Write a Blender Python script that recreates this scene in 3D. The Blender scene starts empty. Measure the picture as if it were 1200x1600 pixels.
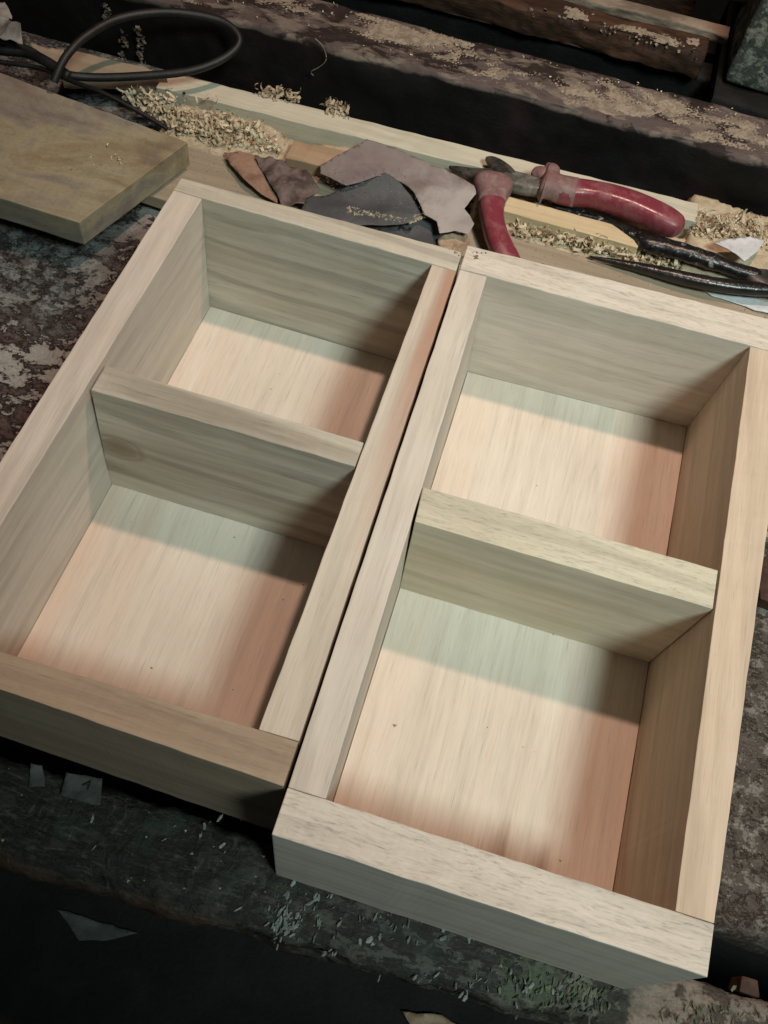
import bpy, bmesh, math, random
from mathutils import Vector, Matrix, noise
random.seed(7)
S = bpy.context.scene
COL = S.collection

# ------------------------------------------------------------------ camera
CAM = Vector((0.034481215, -0.071542566, 0.547996917))
ROT = Matrix(((0.95617201, -0.28564146, 0.06437431), (0.27953384, 0.82505803, -0.49106016), (0.0871546, 0.48753277, 0.86874385)))
FPX = 1460.24
cd = bpy.data.cameras.new('camera'); cam = bpy.data.objects.new('camera', cd); COL.objects.link(cam)
cam.matrix_world = Matrix.Translation(CAM) @ ROT.to_4x4()
cd.sensor_fit = 'VERTICAL'; cd.sensor_height = 24; cd.lens = 24 * FPX / 1600
cd.clip_start = .01; cd.clip_end = 50
S.camera = cam
S.render.resolution_x = 768; S.render.resolution_y = 1024

# ------------------------------------------------------------------ light
w = bpy.data.worlds.new('World'); S.world = w; w.use_nodes = True
w.node_tree.nodes['Background'].inputs[0].default_value = (.75, .95, 1, 1)
w.node_tree.nodes['Background'].inputs[1].default_value = .022
S.view_settings.view_transform = 'Standard'; S.view_settings.look = 'None'
S.view_settings.exposure = 0; S.view_settings.gamma = 1

def lamp(kind, name, loc, power, color, radius, target=None, angle=None, blend=None):
    ld = bpy.data.lights.new(name, kind); ld.energy = power; ld.color = color
    ld.shadow_soft_size = radius
    o = bpy.data.objects.new(name, ld); COL.objects.link(o); o.location = loc
    if target:
        o.rotation_euler = (Vector(target) - Vector(loc)).to_track_quat('-Z', 'Y').to_euler()
        ld.spot_size = angle; ld.spot_blend = blend
    return o
lamp('POINT', 'warm_bulb', (.175, .60, 1.22), 29, (1, .65, .51), .026)
lamp('SPOT', 'cool_lamp', (.76, -.43, 1.55), 112, (.81, 1, .95), .20, (.15, .42, 0), math.radians(43), 1.0)

# ------------------------------------------------------------------ helpers
def at(px, py, z):
    d = ROT @ Vector(((px - 600) / FPX, -(py - 800) / FPX, -1))
    return CAM + d * ((z - CAM.z) / d.z)

def tag(o, label=None, cat=None, group=None, kind=None):
    if label: o['label'] = label
    if cat: o['category'] = cat
    if group: o['group'] = group
    if kind: o['kind'] = kind
    return o

def thing(name, label, cat, loc, group=None):
    o = bpy.data.objects.new(name, None); COL.objects.link(o); o.location = loc
    o.empty_display_size = .02
    return tag(o, label, cat, group)

def link(name, verts, faces, mat, parent=None, smooth=False, flats=None):
    """mesh object; its origin lies at its parent's, or at its own base"""
    vs = [Vector(v) for v in verts]
    if parent is not None:
        org = parent['org'] if 'org' in parent else parent.location
        org = Vector(org)
    else:
        org = Vector((sum(v.x for v in vs) / len(vs), sum(v.y for v in vs) / len(vs), min(v.z for v in vs)))
    me = bpy.data.meshes.new(name)
    me.from_pydata([tuple(v - org) for v in vs], [], faces)
    me.materials.append(mat)
    if smooth:
        me.polygons.foreach_set('use_smooth', [True] * len(me.polygons))
    me.update()
    o = bpy.data.objects.new(name, me); COL.objects.link(o)
    if parent is not None: o.parent = parent
    else: o.location = org
    return o

def bm_link(name, bm, mat, parent=None, smooth=False):
    bm.verts.index_update()
    bmesh.ops.recalc_face_normals(bm, faces=bm.faces[:])
    vs = [v.co.copy() for v in bm.verts]; fs = [[v.index for v in f.verts] for f in bm.faces]
    bm.free()
    return link(name, vs, fs, mat, parent, smooth)

def nz(v, s, seed=0):
    return noise.noise(Vector((v[0] * s + seed * 7.3, v[1] * s - seed * 3.1, v[2] * s + seed)))

def hexa(name, bot, top, mat, parent=None, bevel=.0006, cuts=16, jit=.00018, seed=0, smooth=False):
    """a sawn board from its four bottom and four top corners (same order)"""
    bm = bmesh.new()
    b = [bm.verts.new(v) for v in bot]; t = [bm.verts.new(v) for v in top]
    bm.faces.new(b[::-1]); bm.faces.new(t)
    for i in range(4):
        j = (i + 1) % 4; bm.faces.new((b[i], b[j], t[j], t[i]))
    bmesh.ops.recalc_face_normals(bm, faces=bm.faces[:])
    if bevel: bmesh.ops.bevel(bm, geom=bm.edges[:], offset=bevel, segments=2, profile=.6, affect='EDGES', clamp_overlap=True)
    a, c = (Vector(top[0]), Vector(top[1])), (Vector(top[1]), Vector(top[2]))
    ax = max((a, c, (Vector(bot[0]), Vector(top[0]))), key=lambda e: (e[1] - e[0]).length)
    d = ax[1] - ax[0]; L = d.length; d.normalize()
    ts = [v.co.dot(d) for v in bm.verts]; lo, hi = min(ts), max(ts)
    for k in range(1, cuts):
        x = lo + (hi - lo) * k / cuts
        bmesh.ops.bisect_plane(bm, geom=bm.verts[:] + bm.edges[:] + bm.faces[:], plane_co=d * x, plane_no=d)
    if jit:
        for v in bm.verts:
            p = v.co
            v.co = p + Vector((nz(p, 70, seed), nz(p, 70, seed + 5), nz(p, 90, seed + 9))) * jit * 1.6 + \
                Vector((0, 0, nz(p, 260, seed + 4))) * jit * .8
    return bm_link(name, bm, mat, parent, smooth)

def rough_plank(name, x0, x1, y0, y1, z0, z1, mat, parent=None, nx=160, rnd=.004, amp=.001, seed=0, n_top=14, n_side=6, freq=40, stretch=.4):
    """old timber lying along x; y0 and y1 may be (left, right) pairs"""
    if not isinstance(y0, tuple): y0 = (y0, y0)
    if not isinstance(y1, tuple): y1 = (y1, y1)
    prof = []
    def corner(cy, cz, a0):
        for k in range(4):
            a = math.radians(a0 + 90 * k / 3); prof.append((cy, cz, rnd * math.cos(a), rnd * math.sin(a)))
    corner(0, 1, 180 - 90 + 90)
    prof = []
    def side(ya, za, oy0, oz0, yb, zb, oy1, oz1, n):
        for k in range(1, n):
            f = k / n; prof.append((ya + (yb - ya) * f, za + (zb - za) * f, oy0 + (oy1 - oy0) * f, oz0 + (oz1 - oz0) * f))
    def arc(cy, cz, sy, sz, a0, a1):
        for k in range(4):
            a = math.radians(a0 + (a1 - a0) * k / 3)
            prof.append((cy, cz, sy * rnd + rnd * math.cos(a), sz * rnd + rnd * math.sin(a)))
    arc(0, 0, 1, 1, 270, 180); side(0, 0, 0, rnd, 0, 1, 0, -rnd, n_side)
    arc(0, 1, 1, -1, 180, 90); side(0, 1, rnd, 0, 1, 1, -rnd, 0, n_top)
    arc(1, 1, -1, -1, 90, 0); side(1, 1, 0, -rnd, 1, 0, 0, rnd, n_side)
    arc(1, 0, -1, 1, 0, -90); side(1, 0, -rnd, 0, 0, 0, rnd, 0, 4)
    n = len(prof); vs = []; fs = []
    for i in range(nx + 1):
        f = i / nx; x = x0 + (x1 - x0) * f
        ya = y0[0] + (y0[1] - y0[0]) * f; yb = y1[0] + (y1[1] - y1[0]) * f
        for (cy, cz, oy, oz) in prof:
            p = Vector((x, ya + (yb - ya) * cy + oy, z0 + (z1 - z0) * cz + oz))
            q = Vector((p.x * stretch, p.y, p.z))
            e = nz(q, freq, seed) * 1.2 + nz(q, freq * 3.1, seed + 3) * .55 + nz(q, freq * 9, seed + 6) * .25
            dy = (1 if cy > .5 else -1) * (1 if abs(oy) < rnd * .9 and (cy in (0, 1)) else .15)
            p.y += dy * e * amp * 1.4
            if cz > .5: p.z -= abs(e) * amp * .8
            vs.append(p)
    for i in range(nx):
        for j in range(n):
            a = i * n + j; b = i * n + (j + 1) % n
            fs.append((a, b, b + n, a + n))
    fs.append(tuple(range(n))); fs.append(tuple(nx * n + k for k in reversed(range(n))))
    return link(name, vs, fs, mat, parent, True)

def smoothpath(pts, n):
    pts = [tuple(p) for p in pts]; out = []
    P = [pts[0]] + pts + [pts[-1]]
    for i in range(1, len(P) - 2):
        for k in range(n):
            t = k / n; r = []
            for c in range(len(P[0])):
                a, b, c_, d = P[i - 1][c], P[i][c], P[i + 1][c], P[i + 2][c]
                r.append(.5 * (2 * b + (c_ - a) * t + (2 * a - 5 * b + 4 * c_ - d) * t * t + (3 * b - a - 3 * c_ + d) * t ** 3))
            out.append(r)
    out.append(list(pts[-1])); return out

def sweep(name, pts, mat, parent=None, seg=16, sub=6, power=2.0, amp=0, closed_round=True, seed=0):
    """tube through (x, y, z, half_width_sideways, half_height) with superellipse section"""
    P = smoothpath(pts, sub); vs = []; fs = []; N = len(P)
    for i, p in enumerate(P):
        a = Vector(P[max(i - 1, 0)][:3]); b = Vector(P[min(i + 1, N - 1)][:3]); t = (b - a)
        if t.length < 1e-9: t = Vector((1, 0, 0))
        t.normalize(); side = t.cross(Vector((0, 0, 1)))
        if side.length < .05: side = Vector((0, 1, 0))
        side.normalize(); up = side.cross(t)
        for k in range(seg):
            th = 2 * math.pi * k / seg; c, s_ = math.cos(th), math.sin(th)
            c = math.copysign(abs(c) ** (2 / power), c); s_ = math.copysign(abs(s_) ** (2 / power), s_)
            q = Vector(p[:3]) + side * c * p[3] + up * s_ * p[4]
            if amp: q += Vector((nz(q, 200, seed), nz(q, 200, seed + 1), nz(q, 200, seed + 2))) * amp
            vs.append(q)
    for i in range(N - 1):
        for k in range(seg):
            a = i * seg + k; b = i * seg + (k + 1) % seg
            fs.append((a, b, b + seg, a + seg))
    fs.append(tuple(reversed(range(seg)))); fs.append(tuple((N - 1) * seg + k for k in range(seg)))
    return link(name, vs, fs, mat, parent, True)

def sheet(name, outline, mat, parent=None, thick=.0006, amp=.002, freq=25, seed=0, grid=.004, zf=None, smooth=True):
    """a thin cut sheet: outline of world points (z included), filled, subdivided, crumpled, thickened"""
    bm = bmesh.new(); o_ = []
    for i, p in enumerate(outline):
        p = Vector(p); q = Vector(outline[(i + 1) % len(outline)]); L_ = (q - p).length; m_ = max(1, int(L_ / .0025)); d_ = (q - p).normalized(); nn = Vector((-d_.y, d_.x, 0))
        for k in range(m_):
            r_ = p.lerp(q, k / m_); o_.append(r_ + nn * (nz(r_, 260, seed) * .0004 + nz(r_, 90, seed) * .0009))
    vs = [bm.verts.new(v) for v in o_]
    es = [bm.edges.new((vs[i], vs[(i + 1) % len(vs)])) for i in range(len(vs))]
    bmesh.ops.triangle_fill(bm, edges=es, use_beauty=True)
    xs = [v.co.x for v in bm.verts]; ys = [v.co.y for v in bm.verts]
    for ax, lo, hi in ((Vector((1, 0, 0)), min(xs), max(xs)), (Vector((0, 1, 0)), min(ys), max(ys))):
        k = lo + grid
        while k < hi:
            bmesh.ops.bisect_plane(bm, geom=bm.verts[:] + bm.edges[:] + bm.faces[:], plane_co=ax * k, plane_no=ax); k += grid
    for v in bm.verts:
        if zf: v.co.z += zf(v.co)
        v.co.z += nz(v.co, freq, seed) * amp + nz(v.co, freq * 3, seed) * amp * .35
    for f in bm.faces:
        if f.normal.z < 0: f.normal_flip()
    r = bmesh.ops.solidify(bm, geom=bm.faces[:], thickness=thick)
    bmesh.ops.triangulate(bm, faces=[f for f in bm.faces if len(f.verts) > 4])
    return bm_link(name, bm, mat, parent, smooth)

# ------------------------------------------------------------------ materials
class N:
    def __init__(s, name):
        s.m = bpy.data.materials.new(name); s.m.use_nodes = True; s.t = s.m.node_tree
        s.b = s.t.nodes['Principled BSDF']; s.tc = s.t.nodes.new('ShaderNodeTexCoord'); s.oi = None
    def l(s, a, b): s.t.links.new(a, b)
    def vec(s, scale=(1, 1, 1), rot=(0, 0, 0), rnd=False, warp=0, wscale=20):
        mp = s.t.nodes.new('ShaderNodeMapping'); mp.inputs['Scale'].default_value = scale; mp.inputs['Rotation'].default_value = rot
        src = s.tc.outputs['Object']
        if rnd:
            oi = s.t.nodes.new('ShaderNodeObjectInfo')
            mu = s.t.nodes.new('ShaderNodeMath'); mu.operation = 'MULTIPLY'; mu.inputs[1].default_value = 3.7; s.l(oi.outputs['Random'], mu.inputs[0])
            ad = s.t.nodes.new('ShaderNodeVectorMath'); ad.operation = 'ADD'; s.l(src, ad.inputs[0]); s.l(mu.outputs[0], ad.inputs[1]); src = ad.outputs[0]
        if warp:
            nt = s.t.nodes.new('ShaderNodeTexNoise'); nt.inputs['Scale'].default_value = wscale; nt.inputs['Detail'].default_value = 2
            s.l(src, nt.inputs['Vector'])
            sc = s.t.nodes.new('ShaderNodeVectorMath'); sc.operation = 'SCALE'; sc.inputs['Scale'].default_value = warp; s.l(nt.outputs['Color'], sc.inputs[0])
            ad = s.t.nodes.new('ShaderNodeVectorMath'); ad.operation = 'ADD'; s.l(src, ad.inputs[0]); s.l(sc.outputs[0], ad.inputs[1]); src = ad.outputs[0]
        s.l(src, mp.inputs['Vector']); return mp.outputs[0]
    def noise(s, vec, scale, detail=4, rough=.55, dist=0):
        n = s.t.nodes.new('ShaderNodeTexNoise'); n.inputs['Scale'].default_value = scale; n.inputs['Detail'].default_value = detail
        n.inputs['Roughness'].default_value = rough; n.inputs['Distortion'].default_value = dist
        s.l(vec, n.inputs['Vector']); return n.outputs['Fac']
    def ramp(s, fac, stops, interp='LINEAR'):
        r = s.t.nodes.new('ShaderNodeValToRGB'); r.color_ramp.interpolation = interp; e = r.color_ramp.elements
        while len(e) > 1: e.remove(e[-1])
        for i, (p, c) in enumerate(stops):
            if not isinstance(c, (tuple, list)): c = (c, c, c)
            el = e[0] if i == 0 else e.new(p)
            el.position = p; el.color = tuple(c) + (1,)
        s.l(fac, r.inputs[0]); return r.outputs['Color']
    def mix(s, fac, a, b, mode='MIX'):
        m = s.t.nodes.new('ShaderNodeMix'); m.data_type = 'RGBA'; m.blend_type = mode
        for sock, v in ((m.inputs[0], fac), (m.inputs[6], a), (m.inputs[7], b)):
            if isinstance(v, (int, float)): sock.default_value = v
            elif isinstance(v, tuple): sock.default_value = v + (1,)
            else: s.l(v, sock)
        return m.outputs[2]
    def math(s, op, a, b=0, c=0, clamp=False):
        m = s.t.nodes.new('ShaderNodeMath'); m.operation = op; m.use_clamp = clamp
        for i, v in enumerate((a, b, c)):
            if isinstance(v, (int, float)): m.inputs[i].default_value = v
            else: s.l(v, m.inputs[i])
        return m.outputs[0]
    def xyz(s):
        x = s.t.nodes.new('ShaderNodeSeparateXYZ'); s.l(s.tc.outputs['Object'], x.inputs[0]); return x.outputs
    def out(s, color, rough=.7, bump=None, bdist=.0003, bstr=1.0, metal=0, spec=.3):
        if isinstance(color, tuple): s.b.inputs['Base Color'].default_value = color + (1,)
        else: s.l(color, s.b.inputs['Base Color'])
        if isinstance(rough, (int, float)): s.b.inputs['Roughness'].default_value = rough
        else: s.l(rough, s.b.inputs['Roughness'])
        s.b.inputs['Metallic'].default_value = metal; s.b.inputs['Specular IOR Level'].default_value = spec
        if bump is not None:
            bn = s.t.nodes.new('ShaderNodeBump'); bn.inputs['Distance'].default_value = bdist; bn.inputs['Strength'].default_value = bstr
            s.l(bump, bn.inputs['Height']); s.l(bn.outputs[0], s.b.inputs['Normal'])
        return s.m

def wood(name, axis, light, mid, dark, broad=1.0, fuzz=0.0, pores=.5, knots=0, rough=.72, pink=0, smudge=(), rings=.35, knot_xz=(), heart=False):
    """sawn pale wood, grain along the object's axis 0, 1 or 2"""
    n = N(name)
    def sc(al, cr): v = [cr] * 3; v[axis] = al; return tuple(v)
    v1 = n.vec(sc(2.2, 34), rnd=True, warp=.012, wscale=7)
    a = n.noise(v1, 1, 3, .5, .6)
    v2 = n.vec(sc(9, 210), rnd=True, warp=.004, wscale=12)
    b = n.noise(v2, 1, 4, .65)
    v3 = n.vec(sc(38, 1300), rnd=True)
    c = n.noise(v3, 1, 2, .6)
    col = n.ramp(a, [(.30, dark), (.47, mid), (.62, light), (.8, mid)])
    col = n.mix(.55 * broad, n.mix(1, light, mid, 'MIX') if False else light, col)
    bb = n.ramp(b, [(.28, .83), (.48, .985), (.7, 1.03)])
    col = n.mix(.85, col, bb, 'MULTIPLY')
    cc = n.ramp(c, [(.27, .62), (.36, .97), (.6, 1.02)])
    col = n.mix(pores, col, cc, 'MULTIPLY')
    fb = n.noise(n.vec(sc(26, 620), rnd=True, warp=.002, wscale=30), 1, 5, .75)
    col = n.mix(.5, col, n.ramp(fb, [(.30, .74), (.43, .94), (.52, 1.0), (.68, 1.07)]), 'MULTIPLY')
    big = n.noise(n.vec((1, 1, 1), rnd=True), 14, 3, .5)
    col = n.mix(.35, col, n.ramp(big, [(.35, (.86, .80, .76)), (.6, (1, 1, 1))]), 'MULTIPLY')
    # growth rings cut lengthways: long wavering lines
    wv = n.t.nodes.new('ShaderNodeTexWave'); wv.wave_type = 'BANDS'; wv.bands_direction = 'DIAGONAL'
    wv.inputs['Scale'].default_value = 1.0; wv.inputs['Distortion'].default_value = 5.5; wv.inputs['Detail'].default_value = 3; wv.inputs['Detail Scale'].default_value = 1.4; wv.inputs['Detail Roughness'].default_value = .6
    n.l(n.vec(sc(1.5, 22), rnd=True, warp=.02, wscale=5), wv.inputs['Vector'])
    col = n.mix(rings, col, n.ramp(wv.outputs['Fac'], [(.05, .70), (.22, .96), (.7, 1.02), (.96, .90)]), 'MULTIPLY')
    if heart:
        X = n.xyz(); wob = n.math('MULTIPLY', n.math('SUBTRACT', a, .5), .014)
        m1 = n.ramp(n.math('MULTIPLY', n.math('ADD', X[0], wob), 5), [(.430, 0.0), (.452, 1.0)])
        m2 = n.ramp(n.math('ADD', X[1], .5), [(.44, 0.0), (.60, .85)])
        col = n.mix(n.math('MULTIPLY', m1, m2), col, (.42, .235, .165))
    for (sx_, sz_, r_) in knot_xz:
        X = n.xyz(); dx = n.math('MULTIPLY', n.math('SUBTRACT', X[0], sx_), .7); dz = n.math('SUBTRACT', X[2], sz_)
        d_ = n.math('SQRT', n.math('ADD', n.math('MULTIPLY', dx, dx), n.math('MULTIPLY', dz, dz)))
        d_ = n.math('ADD', d_, n.math('MULTIPLY', n.math('SUBTRACT', a, .5), r_ * 1.2))
        col = n.mix(n.ramp(n.math('DIVIDE', d_, r_), [(0.0, .75), (.55, .5), (.6, .2), (.8, .45), (1.0, 0.0)]), col, (.22, .16, .10))
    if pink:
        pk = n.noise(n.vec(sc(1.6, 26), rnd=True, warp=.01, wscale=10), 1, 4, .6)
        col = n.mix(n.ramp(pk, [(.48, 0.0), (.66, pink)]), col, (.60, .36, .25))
        for (sx_, sy_, r_) in smudge:
            X = n.xyz(); dx = n.math('SUBTRACT', X[0], sx_); dy = n.math('MULTIPLY', n.math('SUBTRACT', X[1], sy_), .45)
            d_ = n.math('SQRT', n.math('ADD', n.math('MULTIPLY', dx, dx), n.math('MULTIPLY', dy, dy)))
            d_ = n.math('ADD', d_, n.math('MULTIPLY', n.math('SUBTRACT', b, .5), r_ * 1.4))
            col = n.mix(n.ramp(n.math('DIVIDE', d_, r_), [(0.0, .75), (1.0, 0.0)]), col, (.30, .19, .12))
    if knots:
        k = n.noise(n.vec(sc(7, 22), rnd=True), 1, 2, .5)
        col = n.mix(n.ramp(k, [(.66, 0.0), (.74, knots)]), col, tuple(q * .55 for q in dark))
    h = n.math('ADD', n.math('MULTIPLY', b, .6), n.math('MULTIPLY', c, .5))
    if fuzz:
        r = [0, 0, 0]; r[2] = math.radians(24)
        r[2] = math.radians(14)
        f = n.noise(n.vec(sc(110, 800), rot=tuple(r), rnd=True, warp=.006, wscale=50), 1, 3, .6)
        ge = n.t.nodes.new('ShaderNodeNewGeometry'); sx = n.t.nodes.new('ShaderNodeSeparateXYZ'); n.l(ge.outputs['Normal'], sx.inputs[0])
        topf = n.ramp(sx.outputs[2], [(.5, 0.0), (.8, 1.0)])      # the saw left only the rim fuzzy
        f = n.math('ADD', n.math('MULTIPLY', n.math('SUBTRACT', f, .55), topf), .55)
        h = n.math('ADD', h, n.math('MULTIPLY', f, fuzz))
        col = n.mix(min(.8, fuzz * .5), col, n.ramp(f, [(.28, .60), (.44, .98), (.72, 1.10)]), 'MULTIPLY')
    return n.out(col, rough, h, .00035, .8, spec=.2)

PALE = ((.67, .60, .52), (.62, .548, .465), (.53, .45, .37))
GREY = ((.60, .55, .46), (.52, .47, .385), (.33, .28, .22))
W_X = wood('pale_wood_end', 0, *PALE, broad=.6, fuzz=1.6, pores=.6)
W_XO = wood('olive_tinged_divider', 0, (.65, .59, .47), (.59, .535, .40), (.45, .41, .27), broad=.8, fuzz=1.5, pores=.5)
W_X2 = wood('pale_wood_end_smooth', 0, *PALE, broad=.9, fuzz=.25, pores=.6)
W_XG = wood('pale_wood_streaked', 0, *GREY, broad=1.3, fuzz=.2, pores=.9, rings=.75)
W_XGK = wood('pale_wood_with_knot', 0, (.60, .55, .46), (.52, .47, .385), (.33, .28, .22), broad=1.3, fuzz=.2, pores=.9, rings=.75, knot_xz=((-.066, .066, .011),))
W_XD = wood('dim_lit_brown_end', 0, (.43, .33, .24), (.37, .275, .195), (.26, .185, .13), broad=1, fuzz=.5, pores=.7)  # browner base colour imitates the cool light fading at this board
W_Y = wood('pale_wood_side', 1, *PALE, broad=.7, pores=.45)
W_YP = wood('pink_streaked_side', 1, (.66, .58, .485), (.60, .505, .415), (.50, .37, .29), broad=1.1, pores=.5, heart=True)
W_YR = wood('shaded_reddish_side', 1, (.64, .51, .395), (.57, .425, .31), (.45, .30, .205), broad=.8, pores=.5)  # redder, darker wood colour stands in for shade and bounced light on this wall
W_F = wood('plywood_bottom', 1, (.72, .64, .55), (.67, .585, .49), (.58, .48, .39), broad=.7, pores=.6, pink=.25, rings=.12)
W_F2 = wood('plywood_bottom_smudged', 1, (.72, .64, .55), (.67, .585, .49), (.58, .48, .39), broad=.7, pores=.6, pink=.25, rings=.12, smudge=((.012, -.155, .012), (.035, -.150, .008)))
W_STRIP = wood('new_pine_strip', 0, (.62, .58, .46), (.56, .51, .40), (.46, .40, .31), broad=.5, pores=.4)
W_TAN = wood('tan_plank', 0, (.37, .30, .22), (.32, .255, .185), (.26, .205, .15), broad=.6, pores=.3)
W_HON = wood('honey_strip', 0, (.66, .52, .33), (.60, .46, .28), (.50, .37, .22), broad=.6, pores=.4)
W_BLOCK = wood('orange_block', 0, (.44, .31, .20), (.38, .255, .16), (.28, .18, .11), broad=.8, pores=.5)

def old_board_mat():
    n = N('stained_old_board')
    a = n.noise(n.vec((5, 9, 9), warp=.05, wscale=9), 2.2, 5, .6, .7)
    b = n.noise(n.vec((14, 130, 130), warp=.006, wscale=20), 1, 4, .6)
    c = n.noise(n.vec(), 420, 3, .6)
    col = n.ramp(a, [(.26, (.17, .13, .10)), (.40, (.27, .215, .13)), (.50, (.33, .285, .19)), (.60, (.25, .22, .175)), (.72, (.20, .155, .13))])
    col = n.mix(.7, col, n.ramp(b, [(.3, .76), (.5, 1.0), (.7, 1.08)]), 'MULTIPLY')
    col = n.mix(.5, col, n.ramp(c, [(.3, .7), (.5, 1.0)]), 'MULTIPLY')
    return n.out(col, .7, n.math('ADD', b, n.math('MULTIPLY', c, .4)), .0005, .8)
M_OLD = old_board_mat()

def peel(n, scale, thr, a, b, edge, warp=.03, soft=.015, stretch=(1, 1, 1), rgh=.70):
    f = n.noise(n.vec(stretch, warp=warp, wscale=scale * .8), scale, 10, rgh, .1)
    return f, n.ramp(f, [(thr - soft * 3, a), (thr - soft, edge), (thr + soft * .2, edge), (thr + soft, b), (min(1, thr + .2), tuple(x * 1.15 for x in b))])

def bench_mat():
    n = N('peeling_bench_paint')
    x = n.xyz()
    f1, c1 = peel(n, 42, .50, (.115, .085, .078), (.36, .345, .315), (.060, .042, .038), stretch=(1, 1.4, 1), warp=.006, soft=.03, rgh=.76)
    f2, c2 = peel(n, 80, .53, (.12, .048, .034), (.20, .155, .13), (.06, .028, .022), warp=.004, soft=.03, rgh=.76)
    f3, c3 = peel(n, 60, .49, (.06, .055, .055), (.18, .20, .195), (.03, .03, .03), warp=.005, soft=.03, rgh=.76)
    g = n.noise(n.vec(), 9, 3)
    # paint zones are set by where the paint was spilled: teal near the offcut board, red towards the front left
    rust = n.ramp(n.math('ADD', n.math('MULTIPLY', x[1], -3.2), n.math('ADD', n.math('MULTIPLY', g, .9), .62)), [(.42, 0.0), (.62, 1.0)])
    col = n.mix(rust, c1, c2)
    teal = n.ramp(n.math('ADD', n.math('MULTIPLY', x[1], 4.5), n.math('MULTIPLY', g, .9)), [(1.93 / 2.2, 0.0), (1, 1.0)])
    tl = n.math('MULTIPLY', n.ramp(n.math('ADD', x[1], n.math('MULTIPLY', g, .12)), [(.345, 0.0), (.40, 1.0)]), n.ramp(n.math('MULTIPLY', x[0], -1), [(.24, 0.0), (.29, .8)]))
    col = n.mix(tl, col, c3)
    # right of the boxes: grey brown grime with pale crumbs
    f4, c4 = peel(n, 60, .52, (.12, .098, .08), (.195, .172, .15), (.075, .058, .048), soft=.05, warp=.003, rgh=.8)
    sp = n.noise(n.vec((1, 1.6, 1)), 300, 2, .5)
    c4 = n.mix(n.ramp(sp, [(.64, 0.0), (.72, .5)]), c4, (.42, .40, .35))
    col = n.mix(n.ramp(x[0], [(.0, 0.0), (.1, 1.0)]), col, c4)
    sc1 = n.noise(n.vec((30, 420, 60), rot=(0, 0, .9), warp=.01, wscale=20), 1, 3, .6)
    col = n.mix(n.ramp(sc1, [(.62, 0.0), (.72, .45)]), col, (.05, .035, .03))
    big = n.noise(n.vec(), 12, 4, .6)
    col = n.mix(n.ramp(big, [(.50, 0.0), (.66, .5)]), col, n.mix(.5, col, (.075, .055, .047)))
    fine = n.noise(n.vec(), 420, 6, .8)
    col = n.mix(.75, col, n.ramp(fine, [(.32, .55), (.58, 1.15)]), 'MULTIPLY')
    h = n.math('ADD', n.ramp(f1, [(.47, 0.0), (.51, 1.0)]), n.math('ADD', n.math('MULTIPLY', f4, 1.5), n.math('MULTIPLY', fine, .5)))
    return n.out(col, .6, h, .0009, .9)
M_BENCH = bench_mat()

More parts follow.
